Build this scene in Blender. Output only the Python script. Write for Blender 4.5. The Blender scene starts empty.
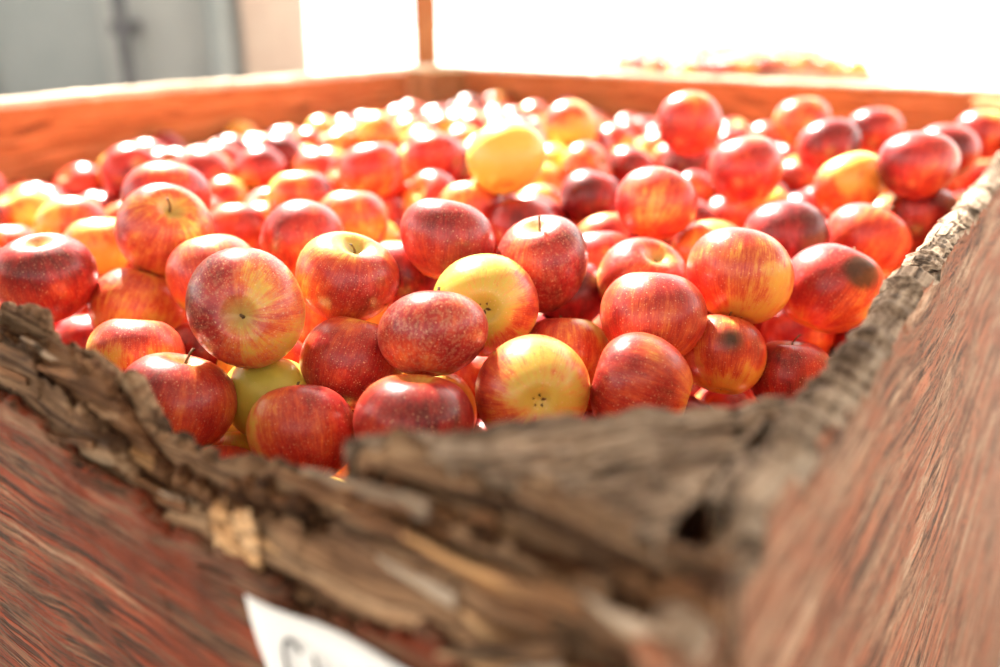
import bpy, math, random
import numpy as np
from mathutils import Vector, Matrix, noise, Euler

random.seed(7); rng=np.random.default_rng(11)
sc=bpy.context.scene
sc.view_settings.view_transform='Standard'
sc.view_settings.look='None'
sc.view_settings.exposure=0.0

CH=0.86            # camera height
RIM=CH-0.14        # bin rim height
PITCH=math.radians(20.8)
F=850.0

# ------------------------------------------------------------ helpers
def new_obj(name,verts,faces,mats=(),parent=None,smooth=False,attrs=None,midx=None):
    me=bpy.data.meshes.new(name)
    verts=np.asarray(verts,dtype=np.float32)
    if isinstance(faces,np.ndarray):
        n=len(faces); k=faces.shape[1]
        me.vertices.add(len(verts)); me.vertices.foreach_set('co',verts.ravel())
        me.loops.add(n*k); me.loops.foreach_set('vertex_index',faces.astype(np.int32).ravel())
        me.polygons.add(n); me.polygons.foreach_set('loop_start',np.arange(0,n*k,k,dtype=np.int32))
        me.update(calc_edges=True)
    else:
        me.from_pydata([tuple(map(float,v)) for v in verts],[],[tuple(f) for f in faces])
    for m in mats: me.materials.append(m)
    if midx is not None: me.polygons.foreach_set('material_index',np.asarray(midx,dtype=np.int32))
    if smooth: me.polygons.foreach_set('use_smooth',np.ones(len(me.polygons),dtype=bool))
    if attrs:
        for an,(ty,arr) in attrs.items():
            a=me.attributes.new(an,ty,'POINT')
            key={'FLOAT_VECTOR':'vector','FLOAT_COLOR':'color','FLOAT':'value'}[ty]
            a.data.foreach_set(key,np.asarray(arr,dtype=np.float32).ravel())
    me.validate()
    ob=bpy.data.objects.new(name,me); sc.collection.objects.link(ob)
    if parent: ob.parent=parent
    return ob
def empty(name,loc=(0,0,0)):
    e=bpy.data.objects.new(name,None); sc.collection.objects.link(e); e.location=loc; return e
def box_data(c,s,rot=0.0):
    x,y,z=s[0]/2,s[1]/2,s[2]/2
    v=[(-x,-y,-z),(x,-y,-z),(x,y,-z),(-x,y,-z),(-x,-y,z),(x,-y,z),(x,y,z),(-x,y,z)]
    cr,sr=math.cos(rot),math.sin(rot)
    v=[(c[0]+a*cr-b*sr,c[1]+a*sr+b*cr,c[2]+d) for a,b,d in v]
    f=[(0,3,2,1),(4,5,6,7),(0,1,5,4),(1,2,6,5),(2,3,7,6),(3,0,4,7)]
    return v,f
def boxes(name,lst,mat,parent=None,bevel=0.0):
    V=[];Fc=[]
    for c,s,r in lst:
        v,f=box_data(c,s,r); o=len(V); V+=v; Fc+=[tuple(i+o for i in q) for q in f]
    ob=new_obj(name,V,Fc,[mat],parent)
    if bevel:
        m=ob.modifiers.new('bevel','BEVEL'); m.width=bevel; m.segments=2
    return ob

class NT:
    def __init__(s,name):
        s.m=bpy.data.materials.new(name); s.m.use_nodes=True
        s.t=s.m.node_tree; s.t.nodes.clear()
        s.out=s.n('ShaderNodeOutputMaterial'); s.b=s.n('ShaderNodeBsdfPrincipled')
        s.l(s.b.outputs[0],s.out.inputs[0])
    def n(s,ty,**k):
        nd=s.t.nodes.new(ty)
        for a,b in k.items(): setattr(nd,a,b)
        return nd
    def l(s,a,b): s.t.links.new(a,b)
    def setin(s,sock,v):
        if isinstance(v,bpy.types.NodeSocket): s.l(v,sock)
        else: sock.default_value=v
    def attr(s,name,out='Vector'):
        nd=s.n('ShaderNodeAttribute'); nd.attribute_name=name; return nd.outputs[out]
    def vmul(s,v,sc_):
        nd=s.n('ShaderNodeVectorMath',operation='MULTIPLY'); s.setin(nd.inputs[0],v); nd.inputs[1].default_value=sc_; return nd.outputs[0]
    def noise(s,v,scale=1,detail=4,rough=.6,dist=0.0):
        nd=s.n('ShaderNodeTexNoise'); s.l(v,nd.inputs['Vector']); nd.inputs['Scale'].default_value=scale
        nd.inputs['Detail'].default_value=detail; nd.inputs['Roughness'].default_value=rough; nd.inputs['Distortion'].default_value=dist
        return nd.outputs[0]
    def math(s,op,a,b=0.0,c=0.0,clamp=False):
        nd=s.n('ShaderNodeMath',operation=op); nd.use_clamp=clamp
        s.setin(nd.inputs[0],a); s.setin(nd.inputs[1],b); s.setin(nd.inputs[2],c); return nd.outputs[0]
    def ramp(s,f,pts,interp='LINEAR'):
        nd=s.n('ShaderNodeValToRGB'); cr=nd.color_ramp; cr.interpolation=interp
        while len(cr.elements)<len(pts): cr.elements.new(0.5)
        for e,(p,c) in zip(cr.elements,pts):
            e.position=p; e.color=(c[0],c[1],c[2],1) if not isinstance(c,(int,float)) else (c,c,c,1)
        s.l(f,nd.inputs[0]); return nd.outputs[0]
    def mix(s,f,a,b,bt='MIX'):
        nd=s.n('ShaderNodeMix'); nd.data_type='RGBA'; nd.blend_type=bt
        s.setin(nd.inputs[0],f)
        s.setin(nd.inputs[6],a if isinstance(a,bpy.types.NodeSocket) else (*a,1))
        s.setin(nd.inputs[7],b if isinstance(b,bpy.types.NodeSocket) else (*b,1)); return nd.outputs[2]
    def bump(s,h,strength=.5,dist=.002):
        nd=s.n('ShaderNodeBump'); nd.inputs['Strength'].default_value=strength; nd.inputs['Distance'].default_value=dist
        s.l(h,nd.inputs['Height']); s.l(nd.outputs[0],s.b.inputs['Normal']); return nd
    def fin(s,col=None,rough=.6,spec=.5):
        if col is not None: s.setin(s.b.inputs['Base Color'],col if isinstance(col,bpy.types.NodeSocket) else (*col,1))
        s.setin(s.b.inputs['Roughness'],rough); s.b.inputs['Specular IOR Level'].default_value=spec; return s.m

def wood(name,ramp_pts,paint=None,paint_amt=.5,bump=.6,seed=0.0,bumpd=.002,blotch=(.55,1.25),w2=.4,crackw=1.0,gain=1.0,fx=18,warpa=.05):
    ramp_pts=[(p,tuple(x*gain for x in c)) for p,c in ramp_pts]
    w=NT(name); g=w.attr('gco')
    ad=w.n('ShaderNodeVectorMath',operation='ADD'); w.l(g,ad.inputs[0]); ad.inputs[1].default_value=(seed,seed*.7,seed*1.3); g=ad.outputs[0]
    warp=w.noise(w.vmul(g,(5,5,7)),1,2,.5)
    wv=w.n('ShaderNodeCombineXYZ'); w.l(w.math('MULTIPLY',warp,warpa),wv.inputs[2])
    ad2=w.n('ShaderNodeVectorMath',operation='ADD'); w.l(g,ad2.inputs[0]); w.l(wv.outputs[0],ad2.inputs[1]); gw=ad2.outputs[0]
    n1=w.noise(w.vmul(gw,(5,60,90)),1,6,.65)
    n2=w.noise(w.vmul(gw,(fx,380,520)),1,4,.65)
    n3=w.noise(w.vmul(g,(14,18,22)),1,4,.6)
    v=w.math('ADD',w.math('MULTIPLY',n1,1-w2),w.math('MULTIPLY',n2,w2))
    col=w.ramp(v,ramp_pts)
    crk=w.noise(w.vmul(gw,(3.5,80,120)),1,2,.5)
    ca=w.math('ABSOLUTE',w.math('SUBTRACT',crk,.5))
    crack=w.ramp(ca,[(0.0,1.0),(.012*crackw,.8),(.03*crackw,0.0)])
    crack=w.math('MULTIPLY',crack,w.ramp(n3,[(.42,0.0),(.55,1.0)]))
    if paint:
        pm=w.noise(w.vmul(gw,(9,60,60)),1,6,.7)
        pm=w.math('ADD',pm,w.math('MULTIPLY',w.math('SUBTRACT',n2,.5),.9))
        mask=w.ramp(pm,[(max(0,1-paint_amt-.06),0.0),(min(1,1-paint_amt+.03),1.0)])
        pc=w.mix(n3,tuple(c*.7 for c in paint),tuple(min(1,c*1.3) for c in paint))
        col=w.mix(mask,col,pc)
    bl=w.ramp(n3,[(.3,blotch[0]),(.7,blotch[1])])
    col=w.mix(1.0,col,bl,'MULTIPLY')
    col=w.mix(w.math('MULTIPLY',crack,.85),col,(.02,.012,.008))
    h=w.math('SUBTRACT',w.math('ADD',w.math('MULTIPLY',n1,.7),w.math('MULTIPLY',n2,.7)),w.math('MULTIPLY',crack,.5))
    w.bump(h,bump,bumpd)
    return w.fin(col,.85,.12)

ROT=[(.34,(.020,.011,.006)),(.44,(.105,.054,.029)),(.52,(.27,.155,.085)),(.61,(.45,.30,.18)),(.74,(.62,.47,.33))]
TAN=[(.30,(.10,.05,.02)),(.45,(.36,.19,.08)),(.55,(.60,.37,.19)),(.7,(.78,.58,.38))]
GREY=[(.32,(.05,.034,.023)),(.43,(.23,.158,.110)),(.54,(.50,.385,.285)),(.68,(.74,.62,.50))]
m_rot=wood('rotten_wood',ROT,bump=1.0,bumpd=.003,seed=1,crackw=2.0,blotch=(.42,1.2))
m_rot2=wood('rotten_wood_brown',[(p,(c[0]*.80,c[1]*.66,c[2]*.56)) for p,c in ROT],bump=1.0,bumpd=.003,seed=4,crackw=2.0,blotch=(.42,1.2))
m_tan=wood('splintered_ply',TAN,bump=1.0,bumpd=.002,seed=7)
m_grey=wood('weathered_rim',GREY,bump=1.0,bumpd=.003,seed=9,crackw=1.6,blotch=(.52,1.15))
m_rimlit=wood('rim_sunlit_tone',[(.3,(.55,.42,.30)),(.6,(.80,.66,.50))],bump=.5,seed=3)  # sunlight on the back rims, put into a paler wood colour
m_paint=wood('painted_ply_red',[(.36,(.028,.013,.008)),(.45,(.13,.058,.032)),(.53,(.29,.148,.086)),(.62,(.47,.31,.205))],paint=(.235,.048,.020),paint_amt=.48,bump=1.0,bumpd=.0025,seed=12,blotch=(.42,1.12),gain=.80,w2=.45,fx=30,crackw=1.6)
m_paintR=wood('painted_ply_faded',[(.37,(.055,.024,.013)),(.45,(.23,.105,.060)),(.53,(.46,.270,.170)),(.62,(.70,.50,.36))],paint=(.35,.125,.067),paint_amt=.465,bump=1.0,bumpd=.0028,seed=15,blotch=(.62,1.12),crackw=1.6,gain=.90,w2=.5,fx=60,warpa=.03)
m_in=wood('bin_inner_wood',[(.30,(.26,.085,.030)),(.5,(.48,.19,.072)),(.7,(.64,.33,.16))],bump=.4,seed=18,blotch=(.75,1.15))

# ------------------------------------------------------------ bin frame
N=np.array([.0508,.178]); dL=np.array([-.824,.566])
dL/=np.linalg.norm(dL); dR=np.array([dL[1],-dL[0]])
A=1.17; Bn=1.35      # lengths along dL, dR
bin_e=empty('apple_bin')
FL=math.tan(math.radians(8.6))
def warp(p,z):
    """the old bin bulges: right-hand wall leans outward below the rim"""
    if z>=0: return p
    a=(p-N)@dL
    return p-dL*(FL*(-z)*(1-min(max(a,0),A)/A))
def nz(x,y,z): return noise.noise(Vector((x,y,z)))
def slab(name,O,X,Y,L,yo,yi,zbot,top,mat,nu=300,nv=24,face_r=.0006,top_r=.002,seed=0,power=1.0,topw=.03,caps=True,innermat=None,lift=None,crown=.25,rimmat=None):
    us=L*(np.linspace(0,1,nu)**power)
    ts=1-(1-np.linspace(0,1,nv))**2.2
    V=[];G=[];mi=[]
    nr=4; nc=nv+nr+nv
    for u in us:
        T=top(u)
        lz=lift(u) if lift else 0.0
        for j in range(nc):
            if j<nv: t=ts[j]; y=yo; z=zbot+(T-zbot)*t
            elif j<nv+nr: f=(j-nv+1)/(nr+1); y=yo+(yi-yo)*f; z=T+crown*(abs(yo-yi))*math.sin(f*math.pi)
            else: t=ts[nv-1-(j-nv-nr)]; y=yi; z=zbot+(T-zbot)*t
            near=math.exp(-max(0,(T-z))/topw)
            a=face_r+top_r*near
            d=a*(nz(u*10+seed,z*70,seed+y*60)+.6*nz(u*22,z*180+seed,y*150))+ .35*a*nz(u*60,z*420,seed+y*300)
            d2=top_r*near*.5*nz(u*50+9,z*120,seed+5)
            s=1 if j<nv+nr/2 else -1
            yy=y+d*s*(1 if j<nv or j>=nv+nr else .4)
            zz=z+(d2 if t>.3 or nv<=j<nv+nr else 0)+(lz)
            p=warp(O+X*u+Y*yy,zz)
            V.append((p[0],p[1],RIM+zz)); G.append((u,y,z))
    I=np.arange(nu*nc).reshape(nu,nc)
    a=I[:-1,:-1].ravel(); b=I[1:,:-1].ravel(); c=I[1:,1:].ravel(); d=I[:-1,1:].ravel()
    cross=X[0]*Y[1]-X[1]*Y[0]
    q=np.stack([a,b,c,d],1) if cross<0 else np.stack([a,d,c,b],1)
    faces=[tuple(f) for f in q.tolist()]
    jj=np.tile(np.arange(nc-1),nu-1)
    mi=[0 for k in jj]
    if innermat is not None:
        mi=[0 if k<nv-2 else (2 if k<nv+nr+1 else 1) for k in jj]
    if caps:
        faces.append(tuple(I[0].tolist())); faces.append(tuple(I[-1].tolist()[::-1])); mi+=[0,0]
    mats=[mat] if innermat is None else [mat,innermat,rimmat or m_grey]
    return new_obj(name,V,faces,mats,bin_e,True,{'gco':('FLOAT_VECTOR',G)},mi)

def prof(pts,amp=.004,f1=25,f2=90,step=.004,seed=0,fade=None):
    xs=[p[0] for p in pts]; ys=[p[1] for p in pts]
    def T(u):
        v=float(np.interp(u,xs,ys))
        k=1.0 if fade is None else float(np.interp(u,fade[0],fade[1]))
        v+=k*amp*(nz(u*f1,seed,0)+.5*nz(u*f2,seed+3,1))
        q=math.floor(u*38+3*nz(u*9,seed,2))
        v+=k*step*(noise.cell(Vector((q*1.3,seed,.5)))-.5)
        v+=k*step*.4*(noise.cell(Vector((math.floor(u*170)*1.7,seed,.5)))-.5)
        return v
    return T
ZB=-.64
O=N.copy()
fd=([0,.45,.6,2],[1,1,.3,.2])
slab('front_ply_painted',O,dL,-dR,A,0,-.006,ZB,prof([(0,-.03),(.03,-.045),(.1,-.055),(.16,-.068),(.2,-.065),(.24,-.062),(.28,-.057),(.32,-.04),(.36,-.028),(.45,-.02),(.6,-.008),(1.2,-.003)],.006,seed=1,step=.008,fade=fd),m_paint,nu=520,nv=40,face_r=.0008,top_r=.0020,seed=3,power=1.6)
slab('front_ply_mid',O,dL,-dR,A,-.0065,-.013,-.25,prof([(0,-.012),(.05,-.018),(.1,-.020),(.13,-.022),(.15,-.042),(.2,-.046),(.26,-.050),(.3,-.026),(.36,-.012),(.5,-.008),(1.2,-.004)],.006,seed=5,step=.010,fade=fd),m_rot,nu=620,nv=46,face_r=.0018,top_r=.0035,seed=8,power=1.6,topw=.04)
slab('front_ply_core',O,dL,-dR,A,-.0135,-.020,-.25,prof([(0,-.004),(.05,-.008),(.09,-.006),(.12,-.003),(.137,-.005),(.15,-.032),(.18,-.036),(.22,-.042),(.265,-.046),(.285,-.022),(.32,-.010),(.36,-.006),(1.2,-.002)],.005,seed=11,step=.010,fade=fd),m_rot2,nu=620,nv=40,face_r=.0015,top_r=.003,seed=14,power=1.6,topw=.03)
slab('front_ply_inner',O,dL,-dR,A,-.0205,-.028,ZB,prof([(0,-.002),(.07,-.003),(.10,.000),(.130,.003),(.138,.000),(.148,-.028),(.18,-.034),(.2,-.036),(.24,-.041),(.268,-.043),(.285,-.020),(.31,-.006),(.35,-.002),(.40,.000),(1.2,0)],.004,seed=17,step=.006,fade=fd),m_rot,nu=560,nv=32,face_r=.001,top_r=.003,seed=21,power=1.6,topw=.02)
slab('right_wall_ply',N.copy(),dR,-dL,Bn,0,-.020,ZB,prof([(0,-.012),(.03,-.006),(.08,-.004),(.16,-.003),(.3,0),(1.4,0)],.003,seed=31,step=.0045,f1=12,fade=([0,.3,.6,2],[1.3,1.1,.7,.5])),m_paintR,nu=700,nv=44,face_r=.0007,top_r=.0026,seed=33,power=1.5,topw=.008,innermat=m_in)
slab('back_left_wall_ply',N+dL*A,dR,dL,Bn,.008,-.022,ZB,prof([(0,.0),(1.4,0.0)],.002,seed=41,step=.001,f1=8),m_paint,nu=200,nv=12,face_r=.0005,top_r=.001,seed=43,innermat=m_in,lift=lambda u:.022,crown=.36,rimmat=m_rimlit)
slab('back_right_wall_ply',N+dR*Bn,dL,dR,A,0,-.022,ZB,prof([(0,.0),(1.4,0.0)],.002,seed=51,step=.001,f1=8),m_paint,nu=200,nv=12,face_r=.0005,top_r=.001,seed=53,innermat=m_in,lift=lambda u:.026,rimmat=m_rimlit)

def post(name,C,X,Y,leg,ztop,rough,mat,nn=70,seed=0,off=.022):
    C=C+X*off+Y*off
    V=[];G=[];idx={}
    for i in range(nn+1):
        for j in range(nn+1-i):
            a=i/nn*leg; b=j/nn*leg
            p=C+X*a+Y*b
            s=(a+b); r=(a-b)
            z=ztop+rough*(nz(r*22,s*60,seed)+.6*nz(r*60,s*160,seed+2)+.35*nz(r*150,s*420,seed+4))
            cr=abs(nz(r*9+3,s*38,seed+7)); z-=rough*1.6*max(0,1-cr/.07)
            e=leg-s; z-=.004*math.exp(-e/.004)
            idx[(i,j)]=len(V); V.append((p[0],p[1],RIM+z)); G.append((r,s,z))
    Fc=[]
    for i in range(nn):
        for j in range(nn-i):
            Fc.append((idx[(i,j)],idx[(i+1,j)],idx[(i,j+1)]))
            if j<nn-i-1: Fc.append((idx[(i+1,j)],idx[(i+1,j+1)],idx[(i,j+1)]))
    rim=[idx[(i,nn-i)] for i in range(nn+1)]; base=len(V); K=14
    for k in range(1,K+1):
        for i,rv in enumerate(rim):
            x,y,z=V[rv]; zz=z-(.55)*(k/K)**2
            d=.0012*nz(i*.5,k*.4,seed)
            nrm=(X+Y)/np.linalg.norm(X+Y)
            V.append((x+nrm[0]*d,y+nrm[1]*d,zz)); G.append((zz,0.0,i/nn*leg))
    for k in range(K):
        for i in range(nn):
            t0=rim[i] if k==0 else base+(k-1)*(nn+1)+i
            t1=rim[i+1] if k==0 else base+(k-1)*(nn+1)+i+1
            b0=base+k*(nn+1)+i
            Fc.append((t0,t1,b0+1,b0))
    return new_obj(name,V,Fc,[mat],bin_e,True,{'gco':('FLOAT_VECTOR',G)})
post('corner_post_near',N,dL,dR,.125,-.003,.0045,m_grey,90,1,.0205)
post('corner_post_left',N+dL*A,-dL,dR,.09,.018,.002,m_in,20,2)
post('corner_post_right',N+dR*Bn,dL,-dR,.09,.018,.002,m_in,20,3)
post('corner_post_back',N+dR*Bn+dL*A,-dL,-dR,.09,.024,.002,m_tan,20,4)
ang=math.atan2(dR[1],dR[0])
cen=N+dL*A/2+dR*Bn/2
boxes('bin_floor_boards',[((*(cen+dL*(k-3)*.16),RIM-.60),(Bn-.06,.158,.022),ang) for k in range(7)],m_in,bin_e)
boxes('bin_skids',[((*(cen+dL*k*.5),(RIM-.612)/2),(Bn-.04,.09,RIM-.613),ang) for k in (-1,0,1)],m_paint,bin_e,.004)

def splinters():
    V=[];G=[];Fc=[];mi=[]
    def shard(u,yout,z,L,w,h,tilt,yaw,mat):
        o=len(V); secs=6
        for k in range(secs+1):
            t=k/secs; ww=w*(math.sin(math.pi*(.12+.86*t))**.7)*(.8+.4*random.random()); hh=h*(1-t*.75)*(.8+.4*random.random())
            lx=(t-.5)*L; 
            for (a,b) in ((-1,-.5),(1,-.7),(.6,.6),(-.5,.8)):
                yy=a*ww/2+lx*math.sin(yaw); zz=b*hh/2+lx*math.sin(tilt)+.0015*nz(t*9,u*50,z*80)
                p=warp(O+dL*(u+lx*math.cos(yaw))-dR*(yout+yy),z)
                V.append((p[0],p[1],RIM+z+zz)); G.append((u+lx,yy+u,zz+z))
        for k in range(secs):
            for q in range(4):
                a=o+k*4+q; b=o+k*4+(q+1)%4
                Fc.append((a,b,b+4,a+4)); mi.append(mat)
        Fc.append((o+3,o+2,o+1,o)); mi.append(mat)
        e=o+secs*4; Fc.append((e,e+1,e+2,e+3)); mi.append(mat)
    for i in range(95):
        u=random.uniform(.005,.42)
        y=random.uniform(-.022,-.002)
        zt=float(np.interp(u,[0,.07,.135,.15,.2,.265,.29,.33,.42],[-.014,-.014,-.012,-.050,-.053,-.058,-.036,-.012,-.006]))
        zt=zt-.035*random.random()
        shard(u,y,zt,random.uniform(.02,.07),random.uniform(.002,.005),random.uniform(.004,.010),random.uniform(-.22,.16),random.uniform(-.08,.08),random.choice([0,0,1,2,3,2]))
    for i in range(22):
        u=random.uniform(.0,.075)
        shard(u,random.uniform(-.004,.003),random.uniform(-.080,-.045),random.uniform(.02,.045),random.uniform(.004,.007),random.uniform(.006,.014),random.uniform(-.5,.5),random.uniform(-.1,.25),random.choice([1,1,0]))
    for i in range(9):
        u=random.uniform(.028,.062); shard(u,.003+random.uniform(-.002,.004),random.uniform(-.064,-.044),random.uniform(.02,.035),.005,random.uniform(.008,.014),random.uniform(-.7,.4),random.uniform(-.1,.2),random.choice([1,3]))
    for i in range(9):
        u=.19+.022*random.random(); shard(u,-.003,-.048-.018*random.random(),.012,.004,.03,random.uniform(-.2,.2),0,1)
    return new_obj('rim_splinters',V,Fc,[m_rot,m_tan,m_rot2,m_grey],bin_e,False,{'gco':('FLOAT_VECTOR',G)},mi)
splinters()

lab=NT('label_paper'); m_label=lab.fin(lab.mix(lab.noise(lab.vmul(lab.n('ShaderNodeTexCoord').outputs['Object'],(20,20,20))),(.60,.61,.62),(.72,.72,.72)),.8,.2)
ink=NT('marker_ink').fin((.03,.035,.05),.5)
def on_front(u,z,off): 
    p=warp(O+dL*u-dR*off,z); return (p[0],p[1],RIM+z)
lv=[];nn=12
for j in range(nn+1):
    for i in range(nn+1):
        u=.188-.088*i/nn; z=-.0735-.078*j/nn+.003*(i/nn)
        lv.append(on_front(u,z,.0024+.0010*math.sin(i*.7+j*.5)+(.003*max(0,1-(i+j)/5)) ))
lf=[(j*(nn+1)+i,j*(nn+1)+i+1,(j+1)*(nn+1)+i+1,(j+1)*(nn+1)+i) for j in range(nn) for i in range(nn)]
lb=new_obj('paper_label',lv,lf,[m_label],bin_e,True)
so=lb.modifiers.new('t','SOLIDIFY'); so.thickness=.0004
cu=bpy.data.curves.new('label_writing','CURVE'); cu.dimensions='3D'; cu.bevel_depth=.0007
strokes=[[(.160,-.089),(.166,-.084),(.171,-.091),(.171,-.103),(.165,-.107),(.159,-.103)],
         [(.153,-.087),(.151,-.104)],[(.151,-.096),(.146,-.090),(.142,-.096),(.142,-.105)],
         [(.135,-.091),(.129,-.097),(.132,-.104),(.137,-.099),(.135,-.091)],[(.124,-.089),(.123,-.104),(.118,-.097)]]
for st in strokes:
    sp=cu.splines.new('NURBS'); sp.points.add(len(st)-1); sp.order_u=3; sp.use_endpoint_u=True
    for pt,(u,z) in zip(sp.points,st): pt.co=(*on_front(u+.002,z,.0044),1)
cu.materials.append(ink); co=bpy.data.objects.new('label_writing',cu); sc.collection.objects.link(co); co.parent=bin_e

# ------------------------------------------------------------ apples
cp,sp_=math.cos(PITCH),math.sin(PITCH)
def P(px,py,w,D=.068):
    d=F*D/w; s=d/F; x=(px-500)*s; v=(333-py)*s
    return (x, d*cp+v*sp_, CH+v*cp-d*sp_)
# (.., height/width ratio, speckle)
H=[(47,278,95,.068,.82,.2,(0,-.2,1),.92,.5),(140,300,90,.068,.60,.1,(.3,.5,.8),.92,.5),(160,240,92,.070,.54,.5,(.5,-.5,.75),.95,.5),
(215,280,94,.068,.46,.35,(-.3,.4,.9),.92,.5),(250,320,118,.072,.66,.6,(.13,-.95,.20),.92,.9),(347,283,102,.068,.60,.5,(.35,-.25,.9),.90,.6),
(302,240,86,.068,.68,.1,(.2,.5,.8),.92,.4),(447,240,97,.068,.68,.1,(.1,.3,1),.85,.5),(545,267,96,.068,.86,.1,(-.1,-.15,1),.98,.8),
(480,308,108,.070,.30,.7,(0,.95,-.26),.95,.5),(435,343,114,.068,.82,.1,(.15,.5,.85),.76,1.0),(345,360,100,.064,.56,.1,(.3,.4,.85),.95,.6),
(138,358,94,.062,.50,.4,(0,.4,.9),.9,.6),(190,403,110,.066,.62,.7,(.2,.3,.9),.88,.6),(300,430,106,.062,.68,.7,(-.2,.5,.8),.92,.6),
(417,409,120,.068,.68,.2,(.1,.25,1),.85,.5),(532,390,116,.068,.52,.5,(-.10,.95,-.22),.92,.5),(643,374,108,.065,.58,.3,(-.85,.2,.2),.92,.6),
(650,325,110,.070,.64,.0,(.1,.5,.9),.86,.5),(565,354,88,.060,.60,.1,(0,.4,.9),.88,.5),(637,283,92,.068,.58,.4,(.25,-.4,.85),.92,.5),
(740,288,106,.072,.60,.1,(.15,.5,1),.88,.4),(748,350,90,.060,.54,.0,(.1,.5,.85),.86,.5),(768,368,84,.056,.76,.0,(0,.3,1),.9,.4),
(830,288,94,.068,.70,.5,(.5,.2,.8),.95,.5),(867,242,80,.068,.70,.0,(.5,.3,.8),.88,.3),(710,255,78,.066,.44,.3,(0,.5,.8),.9,.2),
(605,238,64,.060,.62,0,(0,.4,.9),.9,.1),(592,202,64,.062,.84,.1,(.3,.1,.9),.9,.1),(656,203,80,.066,.68,0,(.3,.5,.8),.86,.1),
(745,170,76,.070,.72,.0,(-.2,.4,1),.9,.1),(690,124,65,.070,.76,0,(0,.6,1),.9,.1),(787,237,82,.068,.80,0,(0,.6,1),.9,.1),
(852,184,70,.068,.42,.2,(-.2,.4,.9),.86,.1),(922,206,70,.066,1.0,.1,(.2,.3,1),.9,.3),(918,178,76,.070,.84,.1,(.2,.3,1),.86,.2),(945,152,62,.068,.74,.1,(.2,.3,1),.9,.2),
(830,147,62,.068,.80,0,(0,.6,1),.9,.1),(800,122,56,.068,.66,0,(0,.3,1),.9,.1),(875,132,54,.066,.78,0,(0,.3,1),.9,.1),(985,135,54,.066,.68,0,(0,.3,1),.9,.1),
(500,174,78,.072,.24,.3,(0,.6,.6),.88,.1),(570,128,56,.070,.42,.1,(0,.6,.6),.9,.1),(165,198,84,.070,.80,0,(0,.5,1),.84,.1),
(72,226,66,.064,.50,0,(0,.5,1),.9,.1),(98,246,68,.060,.36,.3,(0,.2,1),.85,.1),(10,252,62,.062,.6,0,(0,.2,1),.9,.1),(300,200,66,.066,.60,0,(0,.2,1),.9,.1),
(372,170,62,.066,.64,0,(0,.2,1),.9,.1),(355,222,72,.066,.62,0,(0,.2,1),.9,.1),(405,275,84,.064,.74,0,(0,.2,1),.9,.1),(265,388,96,.060,.14,.9,(0,.6,.6),.9,.1),
(238,462,88,.058,.30,.5,(0,.3,1),.9,.1),(705,392,66,.056,.8,0,(0,.3,1),.9,.1),(665,240,66,.062,.84,0,(0,.3,1),.9,.1),(235,232,64,.062,.68,0,(0,.3,1),.9,.1),
(435,160,58,.066,.64,0,(0,.3,1),.9,.1),(520,222,72,.066,.74,0,(0,.3,1),.9,.1),(480,205,68,.064,.60,0,(0,.3,1),.9,.1),(545,330,76,.058,.80,0,(0,.3,1),.9,.1),
(45,330,70,.058,.7,0,(0,.3,1),.9,.1),(90,345,70,.056,.75,0,(0,.3,1),.9,.1),(205,350,76,.056,.7,0,(0,.3,1),.9,.1),(600,262,72,.06,.74,0,(0,.3,1),.9,.1),(565,305,74,.056,.78,.1,(0,.3,1),.9,.1),
(475,385,80,.060,.72,.1,(0,.3,1),.9,.1),(318,330,80,.060,.66,.1,(0,.3,1),.9,.1),(690,350,76,.058,.7,.1,(0,.3,1),.9,.1),(800,335,70,.058,.62,.1,(0,.3,1),.9,.1)]
nH=len(H)
tgt=np.array([P(h[0],h[1],h[2],h[3]) for h in H]); rH=np.array([h[3]/2 for h in H])
def tobin(p): q=p[:,:2]-N; return q@dL,q@dR
def S(a,b):
    f=(np.clip(np.sin(np.pi*np.clip(a/A,0,1)),0,1)**.6)*(np.clip(np.sin(np.pi*np.clip(b/Bn,0,1)),0,1)**.6)
    back=np.clip((a/A+b/Bn)/2,0,1)
    return .212-.030*back-.044*f
pos=[];rad=[]
LAY=3; sp0=.065
for k in range(LAY):
    na=int((A-.06)/sp0); nb=int((Bn-.06)/(sp0*.9))
    for i in range(na):
        for j in range(nb):
            a=.03+sp0*(i+.5+.5*(j%2)*.9)+random.uniform(-.014,.014); b=.03+sp0*.9*(j+.5)+random.uniform(-.014,.014)
            if a>A-.05: continue
            s_=float(S(np.array(a),np.array(b)))
            p=N+dL*a+dR*b
            pos.append((p[0],p[1],CH-s_-.054*(LAY-1-k)+.012+random.uniform(-.010,.010))); rad.append(random.uniform(.0275,.0355))
pos=np.array(pos);rad=np.array(rad)
def idw(p):
    d=np.linalg.norm(p[:,None,:2]-tgt[None,:,:2],axis=2); w=1/(d+.01)**4
    return (w*tgt[None,:,2]).sum(1)/w.sum(1), d.min(1)
z_,dm=idw(pos)
dd=np.linalg.norm(pos[:,None]-tgt[None],axis=2).min(1)
hz=(dm<.055)|((pos[:,1]<.72)&(pos[:,0]<.25)&(pos[:,0]>-.42))
keep=(dd>.045)&~(hz&(pos[:,2]>z_-.01))
pos=pos[keep];rad=rad[keep]
X_=np.vstack([tgt,pos]);R_=np.concatenate([rH,rad]); n=len(X_); isH=np.zeros(n,bool); isH[:nH]=True
RC=R_*.955
w_=np.where(isH,.30,1.0)
z0,dm=idw(X_)
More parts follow.
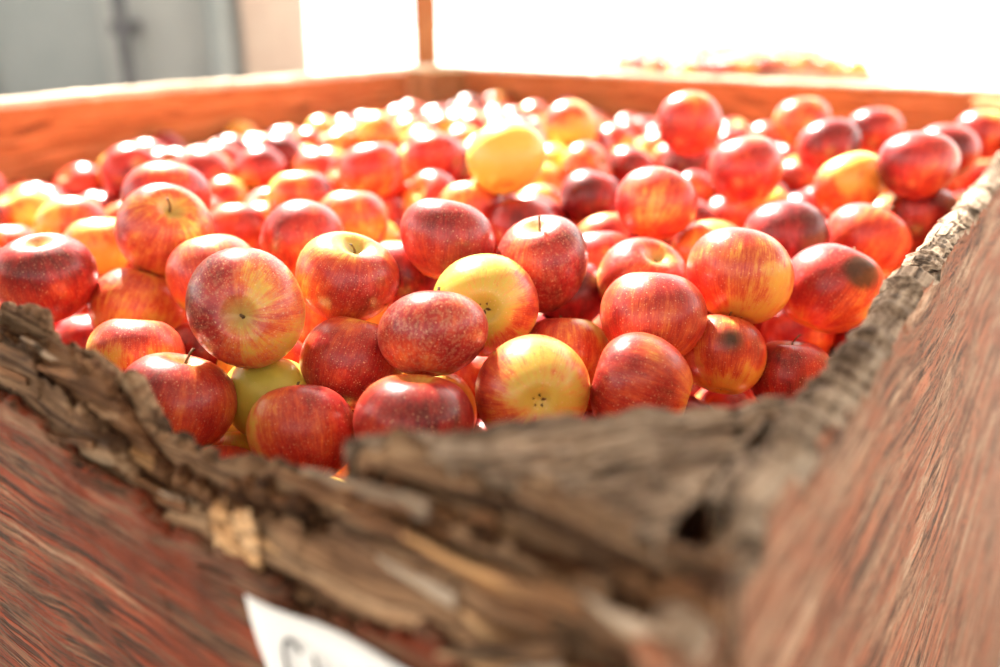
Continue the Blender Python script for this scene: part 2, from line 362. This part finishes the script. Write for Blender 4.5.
for it in range(150):
    X_[~isH,2]-=.0012
    X_[:nH]+=(tgt-X_[:nH])*.3
    G2=(X_**2).sum(1); D2=G2[:,None]+G2[None]-2*X_@X_.T; np.fill_diagonal(D2,9)
    Dm=np.sqrt(np.maximum(D2,1e-9)); ov=(RC[:,None]+RC[None])-Dm
    ii,jj=np.nonzero(np.triu(ov>0))
    dv=(X_[ii]-X_[jj])/Dm[ii,jj][:,None]; o=ov[ii,jj][:,None]
    ws=(w_[ii]+w_[jj])[:,None]
    np.add.at(X_,ii,dv*o*.6*w_[ii][:,None]/ws); np.add.at(X_,jj,-dv*o*.6*w_[jj][:,None]/ws)
    a,b=tobin(X_); a0,b0=a.copy(),b.copy()
    a=np.clip(a,.022+R_,A-.024-R_); b=np.clip(b,.030+R_,Bn-.024-R_)
    sdef=(.168+R_*1.42)-(a+b-0.0); m=sdef>0; a[m]+=sdef[m]/2; b[m]+=sdef[m]/2
    X_[:,:2]+=np.outer(a-a0,dL)+np.outer(b-b0,dR)
    bed=CH-S(a,b)-.056*(LAY-1)-.034
    X_[:,2]=np.maximum(X_[:,2],bed+R_)
    if it%5==0: z0,dm=idw(X_)
    y=X_[:,1]; hz=((dm<.05)|((y<.72)&(X_[:,0]<.25)&(X_[:,0]>-.42)))&~isH
    X_[hz,2]=np.minimum(X_[hz,2],z0[hz]-.024)
print('apples',n,'hero shift',np.abs(X_[:nH]-tgt).mean())
# deeper fruit under the visible layers (keeps the bin full, blocks light from below)
deep=[];dr=[]
for k in range(2):
    for i in range(int((A-.08)/.066)):
        for j in range(int((Bn-.08)/.060)):
            a=.045+.066*(i+.5+.45*(j%2)); b=.045+.060*(j+.5)
            if a>A-.06 or a+b<.24: continue
            p=N+dL*a+dR*b; s_=float(S(np.array(a),np.array(b)))
            zt=CH-s_-.056*(LAY-1)-.034-.030-.058*k
            deep.append((p[0],p[1],zt)); dr.append(.0345)
nvis=n
X_=np.vstack([X_,np.array(deep)]); R_=np.concatenate([R_,np.array(dr)]); n=len(X_)

def build_apples(name,X_,R_,info,parent=None,hi_n=0,mats=None,lo_from=10**9):
    Vs=[];Fs=[];AC=[];ST=[];CO=[];RT=[];MI=[]; off=0
    for k in range(len(X_)):
        nt,npz=(48,34) if k<hi_n else ((26,18) if k<lo_from else (12,9))
        th=np.linspace(0,2*np.pi,nt,endpoint=False); ph=np.linspace(0,np.pi,npz)
        TH,PH=np.meshgrid(th,ph,indexing='xy')
        R=R_[k]; (bl,hue,axis,spk,rot,hw)=info[k]
        lr=np.random.default_rng(k*13+5)
        wz=lr.uniform(.86,1.0) ; tap=lr.uniform(.02,.12)
        if hw: wz=hw*1.06
        sh=lr.uniform(.0,.05); dp=lr.uniform(.20,.30); dwd=lr.uniform(.22,.29)
        rad=np.sin(PH)*(1+tap*np.cos(PH))*(1+.014*np.cos(5*TH+.3)*(.4-.6*np.cos(PH)))*(1+lr.uniform(-.06,.06)*np.cos(TH+lr.uniform(0,6))+sh*np.cos(2*TH+lr.uniform(0,6)))
        z=wz*np.cos(PH)-dp*np.exp(-(PH/dwd)**2)-.05*np.exp(-(PH/.6)**2)+.16*np.exp(-((np.pi-PH)/.22)**2)+.03*np.exp(-((np.pi-PH)/.5)**2)
        z=z+lr.uniform(.02,.12)*np.sin(PH)*np.cos(TH+lr.uniform(0,6))
        x=rad*np.cos(TH); y=rad*np.sin(TH)
        loc=np.stack([x,y,z],-1).reshape(-1,3)
        ax=Vector(axis).normalized(); q=Vector((0,0,1)).rotation_difference(ax)
        M=np.array((q.to_matrix()@Matrix.Rotation(lr.uniform(0,6.28),3,'Z')))
        wl=loc@M.T*R/1.01+X_[k]
        bd=lr.normal(size=3); bd[2]+=.8; bd/=np.linalg.norm(bd)
        un=loc/np.linalg.norm(loc,axis=1,keepdims=True)
        if k==4 and hi_n: bd=M.T@np.array([-.85,-.3,.2])
        if k==9 and hi_n: bd=M.T@np.array([.85,-.1,.0])
        b=bl+(.18 if not(k in (4,9) and hi_n) else .34)*(un@bd)
        topw=np.exp(-(PH.ravel()/.36)**2)
        topb=np.exp(-(PH.ravel()/.55)**2)
        botw=np.exp(-((np.pi-PH.ravel())/.45)**2)
        b=b-.26*topb-.18*botw
        aco=loc+lr.uniform(-40,40,3)
        so=lr.uniform(0,50)
        st=np.stack([np.cos(TH.ravel())*5.0+so,np.sin(TH.ravel())*5.0+so,PH.ravel()*.9+so],-1)
        col=np.stack([b,np.full_like(b,hue),np.full_like(b,spk),topw],-1)
        r_=np.zeros(len(loc))
        if rot is not None:
            c=np.array(rot[:3]); c/=np.linalg.norm(c); wn=(loc@M.T); wn/=np.linalg.norm(wn,axis=1,keepdims=True)
            r_=np.clip((wn@c-rot[3])/.05+.5,0,1)
        I=np.arange(nt*npz).reshape(npz,nt); J=np.roll(I,-1,axis=1)
        f=np.stack([I[:-1].ravel(),I[1:].ravel(),J[1:].ravel(),J[:-1].ravel()],1)+off
        Vs.append(wl);Fs.append(f);AC.append(aco);ST.append(st);CO.append(col);RT.append(r_);MI.append(np.zeros(len(f),int)); off+=len(wl)
        if k>=lo_from: continue
        ns=6; sl=lr.uniform(.22,.50) if lr.random()<.5 else .05; bend=lr.uniform(-.18,.18,2)
        segs=5; sv=[]
        for t in np.linspace(0,1,segs):
            cx,cy=bend*t*t; rr=.026*(1.25-.5*t+(.5*max(0,t-.8)/.2)); zz=wz-.06-dp+sl*t
            for a_ in range(ns): sv.append((cx+rr*math.cos(a_*6.283/ns),cy+rr*math.sin(a_*6.283/ns),zz))
        sv=np.array(sv); I=np.arange(ns*segs).reshape(segs,ns); J=np.roll(I,-1,1)
        f=np.stack([I[:-1].ravel(),J[:-1].ravel(),J[1:].ravel(),I[1:].ravel()],1)
        e=I[-1]; f2=np.array([[e[0],e[1],e[2],e[3]],[e[0],e[3],e[4],e[5]]])
        cv=[];cf=[]; bz=-wz+.19
        for a_ in range(5):
            t0=a_*1.2566; o_=len(sv)+len(cv)
            for (r0,da,dz) in ((.015,-.9,0),(.015,.9,0),(.08,.35,-.02),(.078,-.35,-.018),(.12,.06,-.06),(.12,-.06,-.06)):
                cv.append((r0*math.cos(t0+da),r0*math.sin(t0+da),bz+dz))
            cf.append((o_,o_+1,o_+2,o_+3)); cf.append((o_+3,o_+2,o_+4,o_+5))
        allv=np.vstack([sv,np.array(cv)]); wl=allv@M.T*R/1.01+X_[k]
        q4=np.vstack([f,f2,np.array(cf)])+off
        Vs.append(wl);Fs.append(q4); MI.append(np.ones(len(q4),int))
        m_=len(allv); AC.append(allv);ST.append(allv);CO.append(np.zeros((m_,4)));RT.append(np.zeros(m_)); off+=m_
    return new_obj(name,np.vstack(Vs),np.vstack(Fs),mats,parent,True,
        {'aco':('FLOAT_VECTOR',np.vstack(AC)),'streak':('FLOAT_VECTOR',np.vstack(ST)),'acol':('FLOAT_COLOR',np.vstack(CO)),'rot':('FLOAT',np.concatenate(RT))},np.concatenate(MI))
k=NT('apple_skin'); aco=k.attr('aco'); stv=k.attr('streak'); 
an=k.n('ShaderNodeAttribute'); an.attribute_name='acol'; sepc=k.n('ShaderNodeSeparateColor'); k.l(an.outputs['Color'],sepc.inputs[0])
bl,hue,spk,topw=sepc.outputs[0],sepc.outputs[1],sepc.outputs[2],an.outputs['Alpha']
n1=k.noise(aco,1.2,3,.5); n2=k.noise(stv,1.4,4,.6); n3=k.noise(k.vmul(stv,(2.8,2.8,1.2)),2.6,4,.7); n4=k.noise(aco,9,4,.7)
b=k.math('ADD',bl,k.math('MULTIPLY',k.math('SUBTRACT',n1,.5),.85))
b=k.math('ADD',b,k.math('MULTIPLY',k.math('SUBTRACT',n2,.5),.38))
b=k.math('ADD',b,k.math('MULTIPLY',k.math('SUBTRACT',n3,.5),.46))
b=k.math('ADD',b,k.math('MULTIPLY',k.math('SUBTRACT',n4,.5),.22),clamp=True)
yel=k.mix(hue,(.82,.49,.085),(.53,.52,.075))
red=k.ramp(b,[(.36,(.79,.35,.075)),(.47,(.75,.19,.048)),(.58,(.62,.075,.030)),(.72,(.43,.022,.021)),(.92,(.19,.007,.012)),(1.0,(.11,.005,.009))])
col=k.mix(k.ramp(b,[(.26,0.0),(.50,1.0)]),yel,red)
vo=k.n('ShaderNodeTexVoronoi'); k.l(aco,vo.inputs['Vector']); vo.inputs['Scale'].default_value=11
dots=k.ramp(vo.outputs['Distance'],[(.08,1.0),(.17,0.0)])
col=k.mix(k.math('MULTIPLY',dots,k.math('ADD',k.math('MULTIPLY',spk,.6),.30),clamp=True),col,(.88,.60,.34))
vo2=k.n('ShaderNodeTexVoronoi'); k.l(aco,vo2.inputs['Vector']); vo2.inputs['Scale'].default_value=22
dots2=k.ramp(vo2.outputs['Distance'],[(.12,1.0),(.27,0.0)])
col=k.mix(k.math('MULTIPLY',dots2,k.math('MULTIPLY',spk,.62)),col,(.82,.48,.26))
sp_n=k.ramp(k.noise(aco,13,3,.7),[(.50,0.0),(.60,1.0)])
col=k.mix(k.math('MULTIPLY',sp_n,k.math('MULTIPLY',k.math('POWER',spk,3.0),.45)),col,(.58,.31,.17))
rus=k.ramp(k.noise(aco,3.1,5,.75),[(.64,0.0),(.71,1.0)])
col=k.mix(k.math('MULTIPLY',rus,.4),col,(.38,.21,.08))
tm=k.math('MULTIPLY',k.ramp(topw,[(.40,0.0),(.98,1.0)]),.8)
col=k.mix(tm,col,k.mix(n4,(.46,.42,.10),(.38,.24,.08)))
col=k.mix(k.attr('rot','Fac'),col,k.mix(n4,(.015,.008,.006),(.13,.05,.025)))
k.bump(k.noise(aco,6,4,.6),.14,.002)
rg=k.math('ADD',k.math('MULTIPLY',n4,.24),.20)
m_apple=k.fin(col,rg,.6)
st_m=NT('apple_stem'); m_stem=st_m.fin(st_m.mix(st_m.noise(st_m.attr('aco'),12,3),(.06,.03,.015),(.24,.14,.07)),.8,.2)

info=[]
for i in range(n):
    if i<nH:
        h=H[i]; rot=None
        if i==24: rot=(.30,-.75,.62,.93)
        if i==22: rot=(-.1,-.75,.65,.972)
        info.append((h[4],h[5],h[6],h[8],rot,h[7]))
    else:
        ax=rng.normal(size=3); ax[2]=abs(ax[2])+.3; ax[1]+=.5
        info.append((float(np.clip(rng.normal(.66,.15),.28,.95)),float(max(0,rng.normal(.2,.25))),tuple(ax),float(rng.random()*.4),None,None))
build_apples('apple_pile',X_,R_,info,None,nH,[m_apple,m_stem],nvis)

# ------------------------------------------------------------ surroundings
def simple(name,c1,c2,scale=3,rough=.8,bump=.2,spec=.3):
    s=NT(name); tc=s.n('ShaderNodeTexCoord').outputs['Object']
    nz_=s.noise(tc,scale,6,.6); c=s.mix(s.ramp(nz_,[(.3,0.0),(.7,1.0)]),c1,c2); s.bump(s.noise(tc,scale*8,5,.6),bump,.01); return s.fin(c,rough,spec)
m_conc=simple('concrete',(.42,.40,.37),(.56,.54,.50),2)
m_wall=simple('grey_siding',(.20,.225,.225),(.28,.30,.30),1.5)
m_wall2=simple('pale_siding',(.27,.285,.28),(.36,.37,.36),1.5)
m_dark=simple('dark_pipe',(.07,.075,.08),(.12,.12,.13),5)
m_pink=simple('cream_board',(.44,.33,.27),(.51,.41,.34),4)
m_postw=simple('post_wood',(.32,.10,.033),(.43,.17,.065),12)
m_roof=simple('roof_sheet',(.24,.20,.165),(.32,.27,.22),2)
g=60
new_obj('ground',[(-g,-g,0),(g,-g,0),(g,g,0),(-g,g,0)],[(0,1,2,3)],[m_conc])
wl=empty('wall_left')
boxes('wall_panel',[((-4.7,4.6,1.7),(5.4,.12,3.4),0)],m_wall,wl)
boxes('wall_panel_pale',[((-1.63,4.6,1.7),(.74,.12,3.4),0)],m_wall2,wl)
boxes('siding_ribs',[((-6.8+k*.42,4.52,1.7),(.03,.05,3.4),0) for k in range(11)],m_wall,wl,.006)
boxes('corner_board',[((-1.12,4.5,1.7),(.32,.05,3.4),0)],m_pink,wl,.004)
for (x,r) in ((-1.86,.03),(-1.38,.055)):
    bpy.ops.mesh.primitive_cylinder_add(radius=r,depth=3.3,vertices=20,location=(x,4.44,1.65)); o=bpy.context.object; o.name='downpipe'; o.data.materials.append(m_dark if x<-1.8 else m_wall); o.parent=wl
boxes('pipe_brackets',[((-1.86,4.5,z),(.12,.12,.06),0) for z in (.4,.78,1.6)],m_dark,wl)
boxes('shed_post',[((-.200,2.42,1.3),(.066,.070,2.6),.1)],m_postw,None,.005)
boxes('ceiling',[((0,-.02,2.66),(9,5.0,.06),0)],m_roof)

b2=empty('apple_bin.001')
c2=np.array([1.08,4.1]); r2=.25
def off2(dx,dy): return (c2[0]+dx*math.cos(r2)-dy*math.sin(r2),c2[1]+dx*math.sin(r2)+dy*math.cos(r2))
w2=[]
for dx,dy,sx,sy in ((0,-.45,1.0,.025),(0,.45,1.0,.025),(-.49,0,.025,.9),(.49,0,.025,.9)):
    for q in range(3): w2.append(((*off2(dx,dy),.11+.165*q+.083),(sx,sy,.158),r2))
m_bw=simple('pale_bin_boards',(.34,.24,.17),(.46,.35,.26),8)
boxes('bin_boards',w2,m_bw,b2,.003)
boxes('bin_base',[((*off2(0,0),.1),(.98,.88,.03),r2),((*off2(-.42,0),.043),(.1,.88,.085),r2),((*off2(.42,0),.043),(.1,.88,.085),r2)],m_bw,b2)
p2=[]
for i in range(13):
    for j in range(12):
        dx=-.42+i*.069+random.uniform(-.01,.01); dy=-.38+j*.069+random.uniform(-.01,.01)
        p2.append((*off2(dx,dy),.61+.085*(1-(dx/.55)**2)*(1-(dy/.55)**2)+random.uniform(-.02,.02)))
p2=np.array(p2)
inf2=[(float(np.clip(rng.normal(.52,.15),.1,.9)),.1,tuple(rng.normal(size=3)+np.array([0,0,1.5])),.1,None,None) for _ in p2]
build_apples('apples',p2,np.full(len(p2),.036),inf2,b2,0,[m_apple,m_stem])

# ------------------------------------------------------------ light
w=bpy.data.worlds.new('sky'); sc.world=w; w.use_nodes=True; t=w.node_tree; t.nodes.clear()
o=t.nodes.new('ShaderNodeOutputWorld'); bg=t.nodes.new('ShaderNodeBackground'); tc=t.nodes.new('ShaderNodeTexCoord')
sx=t.nodes.new('ShaderNodeSeparateXYZ'); t.links.new(tc.outputs['Generated'],sx.inputs[0])
r=t.nodes.new('ShaderNodeValToRGB'); mr=t.nodes.new('ShaderNodeMapRange'); mr.inputs[1].default_value=-1; mr.inputs[2].default_value=1
t.links.new(sx.outputs[1],mr.inputs[0]); t.links.new(mr.outputs[0],r.inputs[0])
r.color_ramp.elements[0].color=(.33,.312,.288,1); r.color_ramp.elements[1].color=(1,.965,.91,1)
t.links.new(r.outputs[0],bg.inputs[0]); bg.inputs[1].default_value=4.7; t.links.new(bg.outputs[0],o.inputs[0])
sd=bpy.data.lights.new('sun','SUN'); sd.energy=42; sd.angle=math.radians(4); sd.color=(1,.93,.82)
so=bpy.data.objects.new('sun',sd); sc.collection.objects.link(so)
dirv=Vector((-.42,1,.98)); so.rotation_euler=dirv.to_track_quat('Z','Y').to_euler(); so.location=(-2,6,5)

cd=bpy.data.cameras.new('camera'); cam=bpy.data.objects.new('camera',cd); sc.collection.objects.link(cam)
cam.location=(0,0,CH); cam.rotation_euler=(math.pi/2-PITCH,0,0)
cd.sensor_width=36; cd.lens=36*F/1000; cd.clip_start=.01
cd.dof.use_dof=True; cd.dof.focus_distance=.52; cd.dof.aperture_fstop=2.5
sc.camera=cam
